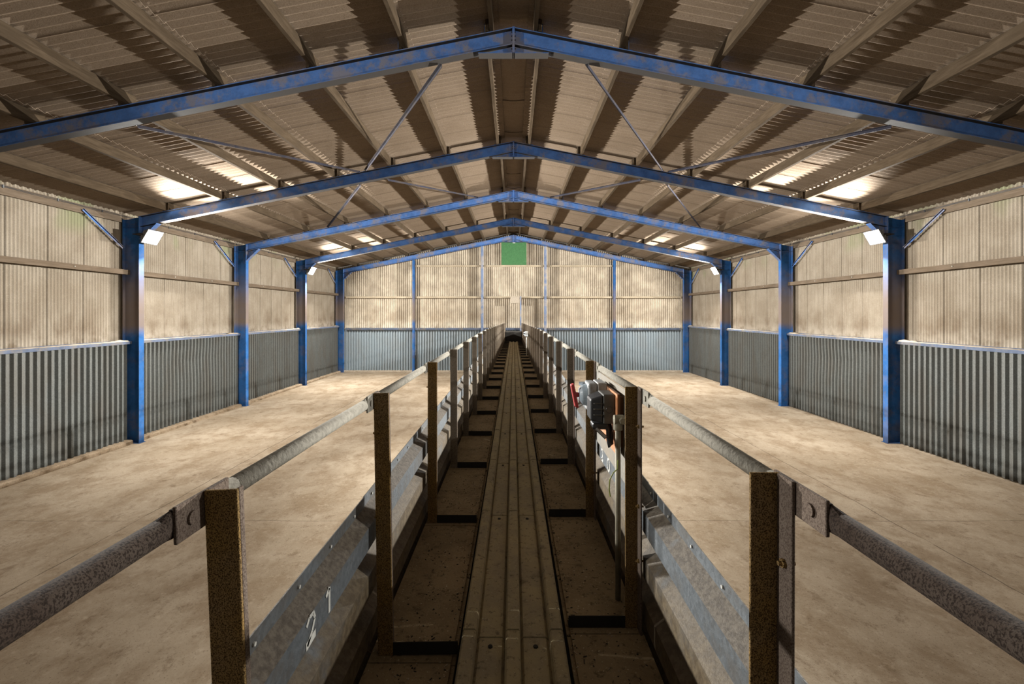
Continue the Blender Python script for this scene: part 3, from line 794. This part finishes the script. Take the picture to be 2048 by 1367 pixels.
def isolator(loc, handle=True):
    e = empty('rotary_isolator', loc)
    m = MB(); m.box(-.055, 0, 0, .17, -.185, 0); bevel(m.build('switch_body', M['pale_pl'], e), .006, 2)
    m = MB(); m.box(-.112, -.056, .004, .166, -.181, -.004); bevel(m.build('switch_cover', M['pale_pl'], e), .012, 3)
    m = MB(); m.tube((-.112, .085, -.085), (-.140, .085, -.085), .068, 28, .060); m.tube((-.140, .085, -.085), (-.158, .085, -.085), .060, 28, .042); bevel(m.build('dial', M['dial'], e), .003, 2)
    m = MB(); m.tube((-.04,.085,-.186),(-.04,.085,-.225),.014,12); m.build('cable_gland', M['black'], e)
    if not handle: return e
    m = MB(); m.hexa([(-.185,.060,-.160),(-.160,.060,-.165),(-.160,.110,-.165),(-.185,.110,-.160),(-.212,.060,-.022),(-.190,.060,-.012),(-.190,.110,-.012),(-.212,.110,-.022)])
    m.box(-.19, -.158, .07, .10, -.10, -.07)
    bevel(m.build('red_handle', M['red'], e), .007, 3)
    m = MB(); m.box(-.150, -.112, .140, .146, -.035, -.012); m.build('hasp', M['chrome'], e)
    return e
e = isolator((BX, 2.83, CAMZ-.425)); tag(e, 'pale grey rotary isolator with a red handle on the orange board', 'switch')
r = empty('power_socket', (BX, 2.60, CAMZ-.455)); tag(r, 'dark grey and black plastic switched socket nearest on the orange board', 'socket')
m = MB(); m.box(-.066, 0, 0, .165, -.165, 0); q = bevel(m.build('socket_base', M['grey_pl'], r), .008, 3); q['label'] = 'dark grey back box'
m = MB()
A = [(-.067,.002,-.162),(-.067,.163,-.162),(-.067,.163,-.003),(-.067,.002,-.003)]; B = [(-.135,.018,-.150),(-.135,.147,-.150),(-.135,.147,-.030),(-.135,.018,-.030)]
m.loft(A, B); q = bevel(m.build('socket_cover', M['black'], r), .01, 3); q['label'] = 'black ribbed cover'
for k in range(3):
    m = MB(); z = -.050-.032*k; m.box(-.118, -.070, -.002, .010, z-.002, z+.002); m.build('cover_rib', M['grey_pl'], r)
m = MB(); m.path([(-.033+.018*math.cos(t*math.pi/12), -.001, -.085+.018*math.sin(t*math.pi/12)) for t in range(25)], .0012, 6); m.build('knockout_ring', M['black'], r)
m = MB(); m.box(-.12, -.03, .03, .12, -.205, -.166); bevel(m.build('gland_block', M['black'], r), .01, 2)
m = MB(); m.tube((-.100,.02,-.195),(-.055,-.02,-.235),.011,14); m.build('plug_collar', M['chrome'], r)
r2 = empty('cable_loop', (BX, 2.60, CAMZ-.62)); tag(r2, 'thick black cable loop hanging under the dark socket on right railing', 'cable')
m = MB(); m.path([(-.03,.05,0),(-.032,.04,-.04),(-.035,.02,-.09),(-.03,.0,-.125),(-.015,.02,-.115),(-.012,.05,-.06),(-.014,.08,-.01)], .011, 10)
for p in m.build('cable_run', M['black'], r2).data.polygons: p.use_smooth = True
r = empty('conduit_pole', (.555, 2.47, WK)); tag(r, 'grey vertical conduit pipe with elbow fitting beside the switches', 'pipe')
m = MB(); m.tube((0,0,.001),(0,0,.93),.0145,18); q = m.build('pipe', M['conduit'], r)
for p in q.data.polygons: p.use_smooth = len(p.vertices) == 4
m = MB(); m.tube((0,0,.90),(0,0,.965),.024,18); m.tube((-.022,0,.955),(.030,0,.955),.026,18); m.tube((.018,-.02,.955),(.018,-.042,.955),.019,6); bevel(m.build('elbow_fitting', M['conduit'], r), .003, 2)
r = empty('earth_wire', (.535, 2.46, CAMZ-.86)); tag(r, 'thin green-yellow wire curling off the conduit pipe', 'wire')
m = MB(); m.path([(.012,-.022,.09),(.010,-.024,.045),(-.012,-.024,.025),(-.030,-.024,-.01),(-.034,-.024,-.06),(-.028,-.024,-.10)], .0035, 8); m.build('wire_run', M['wire'], r)
# second, distant isolator
e2 = isolator((.545, 17.8, CAMZ-.70), False); tag(e2, 'small pale isolator far down the right railing', 'switch')
m = MB(); m.tube((.50,17.87,CAMZ-.93),(.50,17.87,WK+dip(17.87)),.014,12); tag(m.build('conduit_pole', M['paint']), 'thin pale conduit below the distant isolator on right railing', 'pipe')
